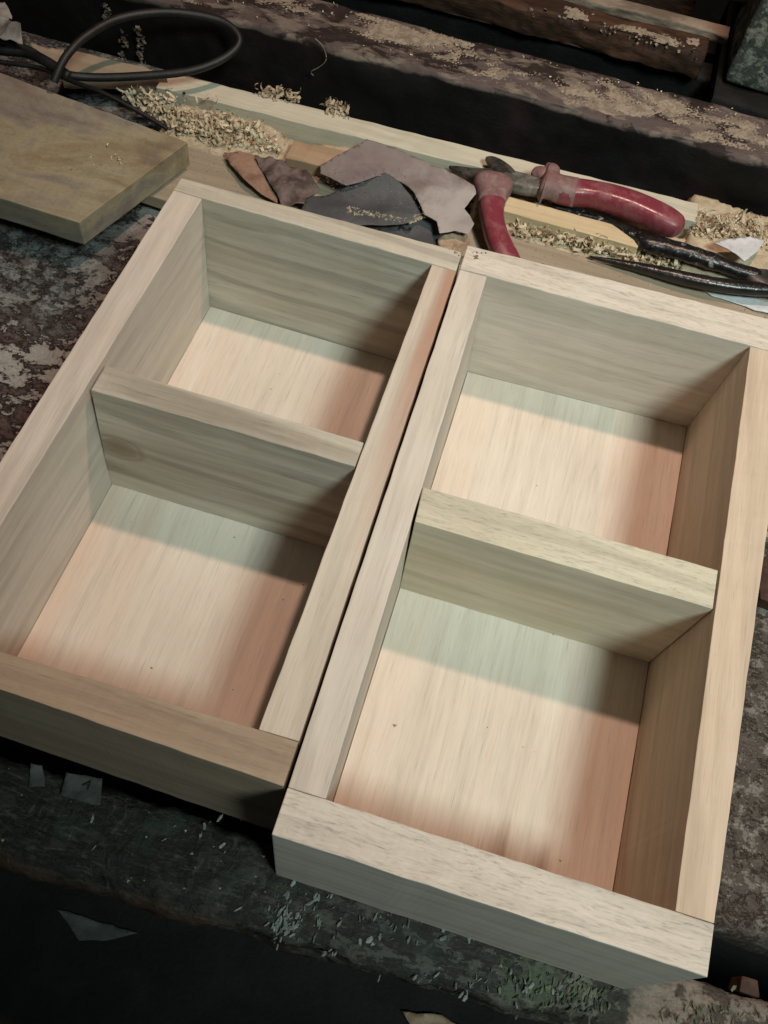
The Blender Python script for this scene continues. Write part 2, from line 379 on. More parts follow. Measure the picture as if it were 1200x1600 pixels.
def front_mat():
    n = N('shaded_grimy_bench_edge')
    x = n.xyz()
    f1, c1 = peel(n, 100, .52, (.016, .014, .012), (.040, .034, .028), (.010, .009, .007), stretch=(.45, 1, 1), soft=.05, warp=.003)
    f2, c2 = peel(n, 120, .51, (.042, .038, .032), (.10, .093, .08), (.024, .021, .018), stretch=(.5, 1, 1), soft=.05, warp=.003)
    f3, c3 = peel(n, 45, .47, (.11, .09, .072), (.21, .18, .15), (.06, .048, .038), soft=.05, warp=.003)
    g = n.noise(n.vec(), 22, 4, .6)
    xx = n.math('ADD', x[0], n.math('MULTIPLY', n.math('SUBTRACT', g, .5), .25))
    col = n.mix(n.ramp(n.math('ADD', xx, .5), [(.42, 0.0), (.62, 1.0)]), c1, c2)  # left end coloured darker as shade, on top of the grime
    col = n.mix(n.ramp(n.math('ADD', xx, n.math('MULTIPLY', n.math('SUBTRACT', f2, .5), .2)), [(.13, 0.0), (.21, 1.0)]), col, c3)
    sc = n.noise(n.vec((200, 40, 100), rot=(0, 0, .7), warp=.03, wscale=25), 1, 2, .5)
    col = n.mix(n.ramp(sc, [(.64, 0.0), (.72, .28)]), col, (.16, .16, .14))
    for rz, lv, wv_ in ((-.5, (.13, .115, .09), .5), (1.3, (.16, .16, .145), .35), (.15, (.09, .06, .04), .6)):
        q_ = n.noise(n.vec((60, 380, 60), rot=(0, 0, rz), warp=.012, wscale=30), 1, 5, .75)
        col = n.mix(n.ramp(q_, [(.57, 0.0), (.68, wv_)]), col, lv)
    m = n.noise(n.vec(), 36, 2)
    col = n.mix(n.ramp(m, [(.56, 0.0), (.72, .4)]), col, (.045, .068, .058))
    # a scuffed knot of white paint left of the right box's corner, a mossy smear further right
    def spot(cx, cy, r, amt):
        dx = n.math('SUBTRACT', x[0], cx); dy = n.math('SUBTRACT', x[1], cy)
        d = n.math('SQRT', n.math('ADD', n.math('MULTIPLY', dx, dx), n.math('MULTIPLY', dy, dy)))
        return n.math('MULTIPLY', n.ramp(d, [(0, 1.0), (r, 0.0)]), amt)
    q = n.noise(n.vec((1, .6, 1), warp=.003, wscale=120), 150, 9, .8)
    s1 = n.ramp(n.math('ADD', q, spot(.012, -.020, .022, .22)), [(.66, 0.0), (.76, .6)])
    col = n.mix(s1, col, (.20, .21, .185))
    s2 = n.ramp(n.math('ADD', q, spot(.150, -.012, .030, .2)), [(.60, 0.0), (.68, .8)])
    col = n.mix(s2, col, (.10, .125, .075))
    # worn red-brown arris along the front
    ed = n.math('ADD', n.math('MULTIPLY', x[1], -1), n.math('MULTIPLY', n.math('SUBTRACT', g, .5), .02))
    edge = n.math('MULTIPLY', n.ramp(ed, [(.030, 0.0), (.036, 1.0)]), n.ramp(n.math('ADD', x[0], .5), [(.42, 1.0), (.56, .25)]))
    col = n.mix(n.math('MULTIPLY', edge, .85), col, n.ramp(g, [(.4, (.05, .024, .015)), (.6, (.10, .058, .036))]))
    fine = n.noise(n.vec(), 420, 5, .75)
    col = n.mix(.8, col, n.ramp(fine, [(.3, .6), (.55, 1.1)]), 'MULTIPLY')
    h = n.math('ADD', n.math('MULTIPLY', f2, 2), n.math('ADD', n.math('MULTIPLY', fine, .4), sc))
    rr = n.ramp(f1, [(.4, .38), (.6, .75)])
    return n.out(col, rr, h, .0012, 1, spec=.4)
M_FRONT = front_mat()

def beam_mat():
    n = N('dark_beam_black_front'); x = n.xyz()
    f, c = peel(n, 26, .47, (.048, .031, .028), (.100, .076, .070), (.028, .019, .017), soft=.04, stretch=(.5, 1, 1))
    f2 = n.noise(n.vec((1, 2.2, 1), warp=.04, wscale=12), 30, 6, .65)
    c = n.mix(n.ramp(f2, [(.52, 0.0), (.60, .75)]), c, (.22, .18, .145))
    # the front of the beam is coloured black up to its top edge
    g = n.noise(n.vec(), 20, 4, .6)
    hgt = n.math('ADD', x[2], n.math('MULTIPLY', n.math('SUBTRACT', g, .5), .012))
    blk = n.ramp(n.math('MULTIPLY', hgt, 10), [(.735, 1.0), (.757, 0.0)])
    front_black = n.mix(n.ramp(n.noise(n.vec(), 14, 4), [(.5, 0.0), (.65, 1.0)]), (.008, .0074, .007), (.020, .0115, .0115))
    c = n.mix(blk, c, front_black)
    fine = n.noise(n.vec((.4, 1, 1)), 420, 3, .6)
    c = n.mix(.4, c, n.ramp(fine, [(.3, .6), (.6, 1.1)]), 'MULTIPLY')
    return n.out(c, .7, n.math('ADD', f, n.math('MULTIPLY', fine, .4)), .0010, .9, spec=.2)
M_BEAM = beam_mat()

def simple(name, c1, c2, scale=60, rough=.7, bump=.0004, fine=400, metal=0, spec=.3, thr=(.4, .6), stretch=(1, 1, 1)):
    n = N(name)
    a = n.noise(n.vec(stretch, warp=.02, wscale=scale), scale, 5, .6)
    col = n.ramp(a, [(thr[0], c1), (thr[1], c2)])
    b = n.noise(n.vec(stretch), fine, 3, .6)
    col = n.mix(.4, col, n.ramp(b, [(.3, .65), (.6, 1.08)]), 'MULTIPLY')
    return n.out(col, rough, n.math('ADD', b, a), bump, .8, metal, spec)
M_DUST = simple('sawdust', (.42, .33, .22), (.56, .46, .33), 120, .9, .0006, 900)
M_DUSTD = simple('dull_sawdust', (.21, .165, .125), (.33, .27, .205), 120, .9, .0006, 900)
M_SHAV = simple('pale_shavings', (.52, .42, .28), (.70, .60, .44), 60, .8, .0002, 700)
M_BROWN = simple('brown_old_timber', (.030, .014, .008), (.095, .046, .026), 40, .75, .0010, 300, stretch=(.25, 1, 1))
M_DUSTY = simple('dusty_timber_top', (.15, .115, .085), (.30, .24, .185), 40, .85, .0006, 400, stretch=(.4, 1, 1))
M_BLACK = simple('shade_black_timber', (.004, .004, .004), (.010, .009, .008), 30, .8, .001, 300)  # near-black base colour stands in for shade on the shelf and rear gaps
M_POST = simple('mottled_green_post', (.06, .068, .058), (.25, .25, .21), 90, .8, .001, 300, thr=(.47, .60))
M_CABLE = simple('black_rubber_cable', (.006, .006, .006), (.013, .012, .011), 60, .55, .0002, 500, spec=.5)
M_WIRE = simple('thin_black_cable', (.008, .008, .008), (.016, .015, .014), 60, .5, .0002, 500)
def red_grip():
    n = N('red_plastic_grip')
    a = n.noise(n.vec((1, 1, 1), warp=.01, wscale=60), 75, 6, .7); b = n.noise(n.vec(), 500, 3, .6)
    col = n.mix(n.ramp(a, [(.46, 0.0), (.68, .5)]), (.20, .034, .048), (.31, .15, .155))
    return n.out(col, n.ramp(a, [(.45, .24), (.66, .6)]), n.math('ADD', a, n.math('MULTIPLY', b, .4)), .0002, .8, spec=.45)
M_RED = red_grip()
M_METAL = simple('worn_steel', (.13, .12, .105), (.28, .26, .23), 90, .42, .0004, 400, metal=.3)
M_METALD = simple('dark_steel', (.045, .04, .036), (.12, .105, .09), 90, .4, .0003, 400, metal=.3)
M_BGRIP = simple('black_grip_with_paint_specks', (.006, .006, .006), (.016, .016, .016), 80, .28, .0004, 300, spec=.6)
def speck_grip():
    n = N('black_grip_with_white_specks')
    a = n.noise(n.vec(warp=.01, wscale=60), 170, 5, .7); b = n.noise(n.vec(), 300, 3, .6)
    col = n.mix(n.ramp(a, [(.60, 0.0), (.64, .8)]), n.ramp(b, [(.4, (.006, .006, .006)), (.6, (.016, .015, .015))]), (.33, .33, .31))
    return n.out(col, n.ramp(a, [(.58, .3), (.66, .8)]), n.math('ADD', a, b), .0003, .9, spec=.5)
M_SPECK = speck_grip()
M_MAUVE = simple('mauve_abrasive_paper', (.17, .105, .105), (.27, .18, .175), 22, .8, .0002, 1200)
M_PINK = simple('dusty_pinkish_paper', (.30, .22, .20), (.44, .37, .34), 26, .85, .0003, 900)
M_GREYP = simple('charcoal_abrasive_paper', (.060, .061, .066), (.105, .106, .11), 26, .7, .0002, 1200)
M_BARK = simple('crumpled_brown_paper', (.075, .050, .044), (.17, .125, .112), 60, .75, .0006, 300)
M_LEAF = simple('orange_veneer', (.20, .115, .080), (.33, .205, .145), 45, .7, .0004, 300)
M_WHITE = simple('white_plastic', (.55, .55, .56), (.66, .66, .68), 30, .45, .0001, 300)
M_PAPER = simple('shadow_grey_paper', (.040, .041, .040), (.085, .086, .082), 60, .8, .0002, 300)  # darkened base colour stands in for shadow on the lettered scrap
M_INK = simple('black_ink', (.01, .01, .01), (.015, .015, .015), 30, .7, .0001, 300)
M_RAG = simple('grey_rag', (.13, .13, .125), (.30, .29, .27), 40, .9, .0006, 300)
M_RUSTY = simple('red_brown_offcut', (.045, .020, .014), (.085, .042, .028), 60, .7, .0006, 300)
M_CARD = simple('shaded_grey_green_card', (.06, .063, .06), (.12, .123, .118), 25, .8, .0002, 300)  # pale card given a dark colour to imitate shade
M_CHIP = simple('crumbly_tan_chip', (.30, .20, .135), (.45, .33, .235), 80, .85, .0008, 300)
M_VOID = simple('dim_green_plastic', (.005, .006, .005), (.009, .011, .009), 20, .6, .0002, 300)
M_WALL = simple('dark_wall', (.006, .005, .005), (.015, .012, .010), 6, .9, .002, 60)

def dusty_red():
    n = N('dusty_red_collar')
    a = n.noise(n.vec(warp=.02, wscale=60), 70, 5, .6)
    col = n.ramp(a, [(.25, (.17, .055, .06)), (.50, (.22, .125, .12)), (.72, (.31, .225, .205))])
    return n.out(col, .62, a, .0005, .8, spec=.3)
M_REDD = dusty_red()

# ------------------------------------------------------------------ the setting
H = .1167; ZF = .0209
floor = tag(link('floor', [(-3, -3, -.75), (3, -3, -.75), (3, 3, -.75), (-3, 3, -.75)], [(0, 1, 2, 3)], M_WALL), kind='structure')
wall = tag(link('back_wall', [(-3, 1.35, -.75), (3, 1.35, -.75), (3, 1.35, 1.5), (-3, 1.35, 1.5), (-3, 1.5, -.75), (3, 1.5, -.75), (3, 1.5, 1.5), (-3, 1.5, 1.5)],
     [(0, 1, 2, 3), (5, 4, 7, 6), (3, 2, 6, 7), (1, 5, 6, 2), (4, 0, 3, 7), (0, 4, 5, 1)], M_WALL), kind='structure')

bench = thing('workbench', 'old workbench of grimy planks with peeling paint under the two boxes', 'workbench', (0, 0, -.75))
rough_plank('plank', -.75, .62, (.0445, .0445), .612, -.036, 0, M_BENCH, bench, nx=420, rnd=.007, amp=.0016, seed=1, n_top=120, freq=30, stretch=.8)
# hole edge near the right end of the big plank
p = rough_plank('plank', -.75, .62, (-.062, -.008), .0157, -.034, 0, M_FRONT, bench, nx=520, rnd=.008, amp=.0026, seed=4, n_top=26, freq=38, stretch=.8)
p['label'] = 'grimy front plank, coloured darker at left as shade, with a worn red-brown edge'
hexa('shelf', [(-.7, -.5, -.17), (.6, -.5, -.17), (.6, .6, -.17), (-.7, .6, -.17)], [(-.7, -.5, -.15), (.6, -.5, -.15), (.6, .6, -.15), (-.7, .6, -.15)], M_BLACK, bench, .001, 6)
for x in (-.68, .55):
    for y in (.06, .55):
        hexa('leg', [(x, y, -.75), (x + .06, y, -.75), (x + .06, y + .06, -.75), (x, y + .06, -.75)],
             [(x, y, -.038), (x + .06, y, -.038), (x + .06, y + .06, -.038), (x, y + .06, -.038)], M_BLACK, bench, .002, 8)

beam = rough_plank('timber_beam', -.75, .62, .614, .673, -.02, .060, M_BEAM, None, nx=420, rnd=.004, amp=.0026, seed=9, n_top=22, n_side=10, freq=30, stretch=.6)
tag(beam, 'long dark beam with black front and dusty mauve top behind the tools', 'beam')

# timbers behind the beam
b = rough_plank('rear_timber', -.40, .137, .736, .762, .034, .060, M_BROWN, None, nx=260, rnd=.003, amp=.003, seed=12, n_top=12)
tag(b, 'brown timber with sawdust along its front edge behind the long beam', 'timber')
b = rough_plank('thin_board', -.10, .152, .7640, .7780, .0545, .0640, M_DUSTY, None, nx=200, rnd=.0015, amp=.0012, seed=15, n_top=8)
tag(b, 'thin dusty pale board just behind the brown timber', 'board')
b = rough_plank('upper_timber', -.45, .120, .822, .90, -.01, .098, M_BROWN, None, nx=120, rnd=.004, amp=.002, seed=17, n_top=8)
tag(b, 'dark brown timber farthest back at the top edge', 'timber')
b = rough_plank('dark_gap_timber', -.42, .150, .745, .82, -.02, .0335, M_BLACK, None, nx=60, rnd=.004, amp=.002, seed=27)  # black timber put in to darken the gap below the brown one
tag(b, 'added black timber filling the dark gap underneath the brown rear timber', 'timber')
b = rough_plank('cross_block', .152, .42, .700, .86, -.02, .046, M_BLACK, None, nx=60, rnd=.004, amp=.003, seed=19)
tag(b, 'block coloured black as shade under the mottled green post', 'block')
ps = hexa('post', [(.158, .722, .047), (.26, .718, .047), (.27, .80, .047), (.158, .80, .047)],
          [(.158, .722, .42), (.26, .718, .42), (.27, .80, .42), (.158, .80, .42)], M_POST, None, .003, 40, .0016, seed=3, smooth=True)
tag(ps, 'mottled green and grey post standing in the top right corner', 'post')

# ------------------------------------------------------------------ the two boxes
def lerp(a, b, t): return a + (b - a) * t
def isect(p, d, q, e):
    """intersection of two plan lines"""
    den = d.x * e.y - d.y * e.x; t = ((q.x - p.x) * e.y - (q.y - p.y) * e.x) / den
    return p + d * t
def up(v, z): return Vector((v.x, v.y, z))

def tray(name, label, outer, inner, flo, div, divlow, mats, seed, zt=H):
    """outer/inner: NW, NE, SE, SW of the rim; flo: inner corners at floor height; div: back W, back E, front E, front W"""
    oNW, oNE, oSE, oSW = outer; iNW, iNE, iSE, iSW = inner
    root = thing(name, label, 'wooden box', (sum(v.x for v in outer) / 4, sum(v.y for v in outer) / 4, 0), 'two-compartment wooden boxes')
    def low(top, fl):            # carry the inner face on down to the bench
        return top + (fl - top) * ((top.z - 0.0) / (top.z - fl.z))
    def ends(oL, oR, iL, iR, fL, fR, nm, mat, sd):
        d = iR - iL; e = fR - fL
        jL = isect(iL, d, oL, (oNW - oSW)) if True else iL
        jR = isect(iR, d, oR, (oNE - oSE))
        gL, gR = low(iL, fL), low(iR, fR); e = gR - gL
        kL = isect(gL, e, up(oL, 0), (oNW - oSW)); kR = isect(gR, e, up(oR, 0), (oNE - oSE))
        top = [up(oL, zt), up(oR, zt), up(jR, zt), up(jL, zt)]
        bot = [up(oL, 0), up(oR, 0), up(kR, 0), up(kL, 0)]
        hexa(nm, bot, top, mat, root, .0007, 60, .00024 if mat is W_X else .0002, sd)
        return jL, jR, kL, kR
    bL, bR, bkL, bkR = ends(oNW, oNE, iNW, iNE, flo[0], flo[1], 'end_board', mats[0], seed)
    fL, fR, fkL, fkR = ends(oSW, oSE, iSW, iSE, flo[3], flo[2], 'end_board', mats[1], seed + 1)
    g = .00018
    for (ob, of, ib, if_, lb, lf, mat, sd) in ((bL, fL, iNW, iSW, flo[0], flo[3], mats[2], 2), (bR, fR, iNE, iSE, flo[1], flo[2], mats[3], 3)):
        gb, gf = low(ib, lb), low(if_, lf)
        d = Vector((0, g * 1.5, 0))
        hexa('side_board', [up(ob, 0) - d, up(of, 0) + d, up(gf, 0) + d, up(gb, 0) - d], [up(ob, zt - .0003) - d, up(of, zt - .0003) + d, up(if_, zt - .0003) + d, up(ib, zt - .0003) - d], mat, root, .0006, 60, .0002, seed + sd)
    dx = Vector((.0002, 0, 0))
    d0, d1, d2, d3 = div; lW, lE = divlow
    t0, t1 = d0 - d3, d1 - d2
    zb = ZF + .0002
    bW = up(lW, zb); bE = up(lE, zb)
    hexa('divider', [bW + up(t0, 0), bE + up(t1, 0), bE, bW], [up(d0, zt - .0005) + dx, up(d1, zt - .0005) - dx, up(d2, zt - .0005) - dx, up(d3, zt - .0005) + dx], mats[4], root, .0006, 40, .0002, seed + 5)
    e = .0004
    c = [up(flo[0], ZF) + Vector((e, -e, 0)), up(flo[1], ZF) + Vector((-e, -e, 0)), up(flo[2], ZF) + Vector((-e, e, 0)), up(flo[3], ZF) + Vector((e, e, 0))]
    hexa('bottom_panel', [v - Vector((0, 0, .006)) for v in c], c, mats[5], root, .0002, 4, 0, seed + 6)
    return root

Z = H
r_out = [at(731, 383, Z), at(1242, 508, Z), at(1106, 1527, Z), at(425, 1304, Z)]
r_in = [at(761, 431, Z), at(1173, 540, Z), at(1055, 1424, Z), at(509, 1249, Z)]
fNW, gNW = at(730, 580, ZF), at(624, 919, ZF); fNE, gSE = at(1074, 667, ZF), at(958, 1393, ZF)
fy = at(509, 1249, Z).y
r_fl = [fNW, fNE, None, None]
r_fl[3] = fNW + (gNW - fNW) * ((fNW.y - fy) / (fNW.y - gNW.y)); r_fl[2] = fNE + (gSE - fNE) * ((fNE.y - fy) / (fNE.y - gSE.y))
right_box = tray('wooden_box', 'right hand open box of pale raw wood with rough sawn front rim', r_out, r_in, r_fl,
     [at(661, 760, Z), at(1123, 890, Z), at(1115, 951, Z), at(648, 814, Z)], [at(624, 919, ZF), at(1014.5, 1036, ZF)],
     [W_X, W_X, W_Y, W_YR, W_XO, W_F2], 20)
l_out = [at(283, 278, Z), at(722.5, 394, Z), at(443, 1229, Z), at(-187, 1013, Z)]
l_in = [at(316, 309, Z), at(675, 412, Z), at(404, 1140, Z), at(-102, 986, Z)]
fNW, gSW = at(328, 478, ZF), at(30, 1017, ZF)
fy = l_in[3].y
l_fl = [fNW, None, None, None]
dNE = at(614, 562, ZF) - fNW
l_fl[1] = isect(fNW, dNE, l_in[1], l_in[2] - l_in[1]); l_fl[1].z = ZF
l_fl[3] = fNW + (gSW - fNW) * ((fNW.y - fy) / (fNW.y - gSW.y)); l_fl[2] = up(l_in[2], ZF)
lw = at(172, 756, ZF); le = isect(lw, at(505, 856, ZF) - lw, l_in[1], l_in[2] - l_in[1])
left_box = tray('wooden_box', 'left hand open box of pale raw wood with smoother front rim coloured browner for dim light', l_out, l_in, l_fl,
     [at(164, 570, Z), at(569, 691, Z), at(555, 728, Z), at(141, 608, Z)], [lw, up(le, ZF)],
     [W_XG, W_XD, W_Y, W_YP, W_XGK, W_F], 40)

# ------------------------------------------------------------------ boards and strips behind
def slab(name, label, cat, top, z0, mat, seed=0, bev=.0006, cuts=20, jit=.0003, tilt=None):
    t = [Vector(v) for v in top]
    b_ = [up(v, z0[i] if isinstance(z0, (list, tuple)) else z0) for i, v in enumerate(t)]
    o = hexa(name, b_, t, mat, None, bev, cuts, jit, seed)
    return tag(o, label, cat)

zP = .018
pl = slab('tan_plank', 'dusty tan plank lying just behind the two boxes', 'plank',
     [(-.271, .441, zP), (.42, .404, zP), (.42, .498, zP), (-.262, .5075, zP)], .0075, W_TAN, 3, .0008, 30, .0005)
slab('pine_strip', 'long pale pine strip along the foot of the dark beam', 'wood strip',
     [(-.30, .552, .026), (.161, .566, .026), (.160, .588, .026), (-.30, .574, .026)], .0005, W_STRIP, 5, .0006, 40, .0004)
slab('short_strip', 'short honey coloured strip beside the red handled pliers', 'wood strip',
     [(-.006, .515, .0295), (.1186, .5155, .0295), (.1186, .5335, .0295), (-.006, .5325, .0295)], .0185, W_HON, 6, .0005, 20, .0003)
slab('offcut_board', 'thick stained tan board with squared corner lying at upper left', 'board',
     [at(0 - 130, 320 - 52, .0445), at(123, 348, .0445), at(293, 222, .0445), at(-100, 76, .0445)], .0225, M_OLD, 8, .0007, 30, .00035)
slab('plank_end', 'pale tan plank end crossing under the looped cable', 'offcut',
     [at(95, 118, .03), at(262, 122, .03), at(225, 104, .03), at(112, 78, .03)], .018, W_TAN, 9, .0006, 12, .0004)
slab('wood_block', 'small orange brown wood block among the shavings', 'wood block',
     [at(446, 246, .032), at(548, 270, .032), at(560, 240, .032), at(460, 219, .032)], .019, W_BLOCK, 10, .0008, 12, .0004)
slab('wood_offcut', 'red brown offcut at the right edge of the bench', 'offcut',
     [at(1188, 935, .012), at(1230, 950, .012), at(1235, 870, .012), at(1190, 870, .012)], .001, M_RUSTY, 11, .001, 8, .0008)
slab('wood_stick', 'thin pale stick lying on the bench right of the right box', 'stick',
     [at(1183, 838, .012), at(1232, 842, .012), at(1232, 833, .012), at(1183, 829, .012)], .005, W_TAN, 12, .0005, 6, .0003)
slab('brick_chip', 'red brown chip down in the gap at the lower right', 'chip',
     [at(1152, 1548, -.006), at(1190, 1562, -.006), at(1188, 1532, -.006), at(1158, 1526, -.006)], -.020, M_RUSTY, 13, .0015, 6, .0012)

# ------------------------------------------------------------------ papers
def px_sheet(name, label, cat, pts, z, mat, **k):
    out = [at(x, y, z if not isinstance(z, (list, tuple)) else z[i]) for i, (x, y) in enumerate(pts)]
    o = sheet(name, out, mat, **k); return tag(o, label, cat)
mv = [(573, 216), (560, 224), (545, 232), (524, 244), (502, 257), (500, 270), (520, 279), (541, 289), (565, 282), (590, 274), (612, 277), (628, 284), (639, 292), (648, 301), (654, 311), (659, 322),
      (663, 334), (682, 345), (687, 364), (710, 360), (732, 366), (742, 349), (725, 326), (744, 304), (740, 292), (725, 283), (710, 274), (680, 259), (650, 244), (622, 232), (594, 221)]
n = N('mauve_paper_with_pale_rub')
a = n.noise(n.vec(warp=.02, wscale=30), 28, 5, .6)
x = n.xyz()
rub = n.math('ADD', n.math('ADD', n.math('MULTIPLY', x[0], 7), n.math('MULTIPLY', x[1], -9)), n.math('MULTIPLY', a, 1.0))
col = n.mix(n.ramp(rub, [(.45, 0.0), (.85, 1.0)]), n.ramp(a, [(.35, (.19, .150, .145)), (.65, (.28, .235, .225))]), n.ramp(a, [(.35, (.27, .22, .205)), (.65, (.42, .37, .35))]))
fn = n.noise(n.vec(), 1100, 3, .6)
M_MV = n.out(col, .85, fn, .0002, .8, spec=.2)
px_sheet('sandpaper', 'dusty mauve sandpaper sheet with a curved bite cut out', 'sandpaper', mv, .0375, M_MV, amp=.0022, freq=22, seed=3)
gr = [(470, 330), (481, 309), (515, 302), (541, 291), (560, 286), (586, 283), (600, 281), (628, 297), (650, 311), (656, 322), (661, 334), (650, 345), (630, 352), (600, 353), (560, 352), (510, 348)]
def curl(v):
    c = at(612, 285, .031); d = math.hypot((v.x - c.x) * .55, v.y - c.y); return .009 * math.exp(-(d / .010) ** 2)
px_sheet('sandpaper', 'charcoal sandpaper curling up in front of the mauve sheet', 'sandpaper', gr, .031, M_GREYP, amp=.003, freq=24, seed=5, zf=curl)
g2 = [(590, 356), (630, 351), (661, 336), (673, 340), (682, 349), (688, 364), (689, 380), (684, 395), (640, 392), (600, 380)]
flap = px_sheet('sandpaper_piece', 'small charcoal sandpaper piece marked with a 2', 'sandpaper', g2, .0255, M_GREYP, amp=.0016, freq=24, seed=8)
px_sheet('veneer_scrap', 'orange brown curved veneer scrap behind the left box', 'scrap', [(350, 236), (375, 236), (400, 245), (408, 262), (422, 280), (436, 306), (433, 318), (408, 302), (380, 280), (360, 256)], .026, M_LEAF, amp=.004, freq=30, seed=2)
px_sheet('crumpled_paper', 'dark brown crumpled paper between the veneer scrap and sandpaper', 'paper', [(398, 246), (425, 248), (452, 256), (478, 266), (500, 292), (484, 306), (486, 322), (440, 322), (430, 300), (416, 276)], .029, M_BARK, amp=.0065, freq=60, seed=4)
px_sheet('plastic_piece', 'white fan shaped plastic piece beside the black pliers', 'plastic piece', [(1118, 379), (1134, 373), (1155, 371), (1176, 370), (1196, 373), (1190, 384), (1180, 395), (1170, 403), (1163, 408), (1150, 396), (1136, 387)], .036, M_WHITE, amp=.0015, freq=30, seed=4, thick=.001)
px_sheet('paper_scrap', 'pale paper scrap under the head of the black pliers', 'paper', [(1098, 452), (1130, 452), (1180, 466), (1215, 476), (1215, 492), (1180, 484), (1140, 470), (1112, 462)], .020, M_WHITE, amp=.001, freq=30, seed=6)
px_sheet('paper_scrap', 'grey paper scrap between the two black plier handles', 'paper', [(1048, 392), (1080, 400), (1120, 414), (1110, 424), (1070, 417), (1046, 405)], .0205, M_PAPER, amp=.001, freq=30, seed=7)
px_sheet('tan_chip', 'crumbly tan chip at the back corner between the boxes', 'chip', [(684, 372), (700, 366), (728, 364), (735, 374), (734, 392), (715, 398), (690, 392)], .030, M_CHIP, amp=.004, freq=70, seed=9, thick=.004)
pa = px_sheet('paper_scrap', 'shadow-greyed paper scrap with a letter A in front of the left box', 'paper', [(104, 1207), (160, 1216), (156, 1258), (128, 1253), (94, 1242)], .0025, M_PAPER, amp=.0006, freq=30, seed=10)
px_sheet('paper_scrap', 'small dark grey paper scrap at the foot of the left box front', 'paper', [(48, 1192), (66, 1196), (70, 1228), (44, 1230)], .0025, M_CARD, amp=.0006, freq=30, seed=11)
px_sheet('card_triangle', 'card triangle darkened to grey green for shade on the dark shelf below', 'card', [(88, 1420), (215, 1458), (165, 1470), (125, 1468)], -.1475, M_CARD, amp=.001, freq=20, seed=12)
px_sheet('card_scrap', 'dim beige card scrap at the bottom edge on the shelf', 'card', [(628, 1580), (690, 1586), (735, 1612), (650, 1614)], -.1455, M_CHIP, amp=.001, freq=20, seed=23)
px_sheet('rag', 'grey rag scrap by the black cable in the top left corner', 'rag', [(-30, 5), (8, 6), (18, 22), (14, 34), (34, 45), (34, 62), (10, 62), (-30, 50)], .07, M_RAG, amp=.012, freq=45, seed=14)
px_sheet('wood_flake', 'pale wood flake under the cable at upper left', 'wood flake', [(44, 66), (74, 75), (98, 74), (100, 86), (86, 98), (60, 84)], .045, W_TAN, amp=.003, freq=45, seed=15)

def text_on(ch, px, py, z, size, rot, parent):
    cu = bpy.data.curves.new('t', 'FONT'); cu.body = ch; cu.size = size; cu.align_x = 'CENTER'; cu.align_y = 'CENTER'; cu.extrude = .00005
    t = bpy.data.objects.new('t', cu); me = bpy.data.meshes.new_from_object(t)
    bpy.data.objects.remove(t); c = at(px, py, z); R_ = Matrix.Rotation(rot, 4, 'Z')
    vs = [R_ @ v.co + c for v in me.vertices]
    return link('printed_mark', vs, [tuple(p.vertices) for p in me.polygons], M_INK, None), me
def mark(ch, px, py, z, size, rot, host):
    o, me = text_on(ch, px, py, z, size, rot, host)
    w_ = o.location.copy(); o.parent = host; o.location = w_ - host.location
mark('2', 633, 356, .0278, .013, math.radians(-95), flap)
mark('A', 137, 1226, .0040, .007, math.radians(-20), pa)

# ------------------------------------------------------------------ cables
def cable(name, label, pts, r, mat, sub=10):
    o = sweep(name, [tuple(at(x, y, z)) + (r, r) for x, y, z in pts], mat, None, 12, sub)
    return tag(o, label, 'cable')
cable('power_cable', 'thick black rubber cable in a loop over the offcuts at upper left',
      [(-60, 44, .06), (0, 63, .058), (40, 76, .055), (75, 97, .052), (104, 116, .049), (150, 121, .046), (215, 119, .046), (290, 112, .048), (340, 96, .052), (370, 74, .058), (371, 54, .063), (345, 33, .068), (290, 21, .072),
       (235, 20, .074), (180, 31, .074), (135, 56, .072), (108, 82, .068), (94, 104, .062), (84, 128, .054)], .0033, M_CABLE)
cable('power_cable', 'second black cable end tapering across the loop at upper left',
      [(-60, 70, .05), (0, 78, .052), (40, 82, .052), (72, 96, .053), (108, 120, .050)], .0042, M_CABLE)
cable('thin_wire', 'thin black wire along the back edge of the thick board',
      [(-60, 90, .050), (0, 97, .049), (60, 106, .048), (110, 126, .047), (160, 145, .046), (205, 168, .040), (240, 188, .034), (262, 202, .030)], .0019, M_WIRE)

# ------------------------------------------------------------------ red pliers
pr = thing('pliers', 'open pliers with dusty red grips lying on the wood strips', 'pliers', at(770, 290, .03))
def pp(x, y, z, a, b_): return tuple(at(x, y, z)) + (a, b_)
def pz(x, y, z, a, b_): return pp(700 + x / 2.4, 200 + y / 2.4, z - .010, a, b_)
sweep('grip', [pz(400, 222, .048, .0085, .0085), pz(440, 238, .048, .0105, .0095), pz(520, 246, .049, .0098, .0095), pz(600, 262, .050, .0102, .0095), pz(690, 290, .050, .0108, .0095), pz(770, 325, .049, .0110, .0095),
      pz(830, 355, .048, .0104, .009), pz(862, 376, .047, .0080, .0075), pz(874, 384, .047, .0035, .0035)], M_RED, pr, 24, 8, 2.9, .0001)
sweep('grip', [pz(170, 262, .047, .0105, .009), pz(163, 300, .046, .0098, .009), pz(168, 350, .045, .0088, .008), pz(180, 400, .043, .0088, .008), pz(200, 450, .041, .0090, .008), pz(228, 505, .038, .009, .008), pz(262, 560, .035, .006, .006)], M_RED, pr, 24, 8, 2.9, .0001)
sweep('grip_collar', [pz(352, 203, .048, .0090, .007), pz(358, 205, .048, .0160, .0095), pz(366, 207, .048, .0185, .0105), pz(378, 211, .048, .0180, .0105), pz(386, 215, .048, .0125, .0095), pz(400, 222, .048, .0106, .0092), pz(430, 233, .048, .0108, .0098), pz(478, 242, .0487, .0107, .0098)], M_REDD, pr, 26, 3, 3.0, .0003, seed=2)
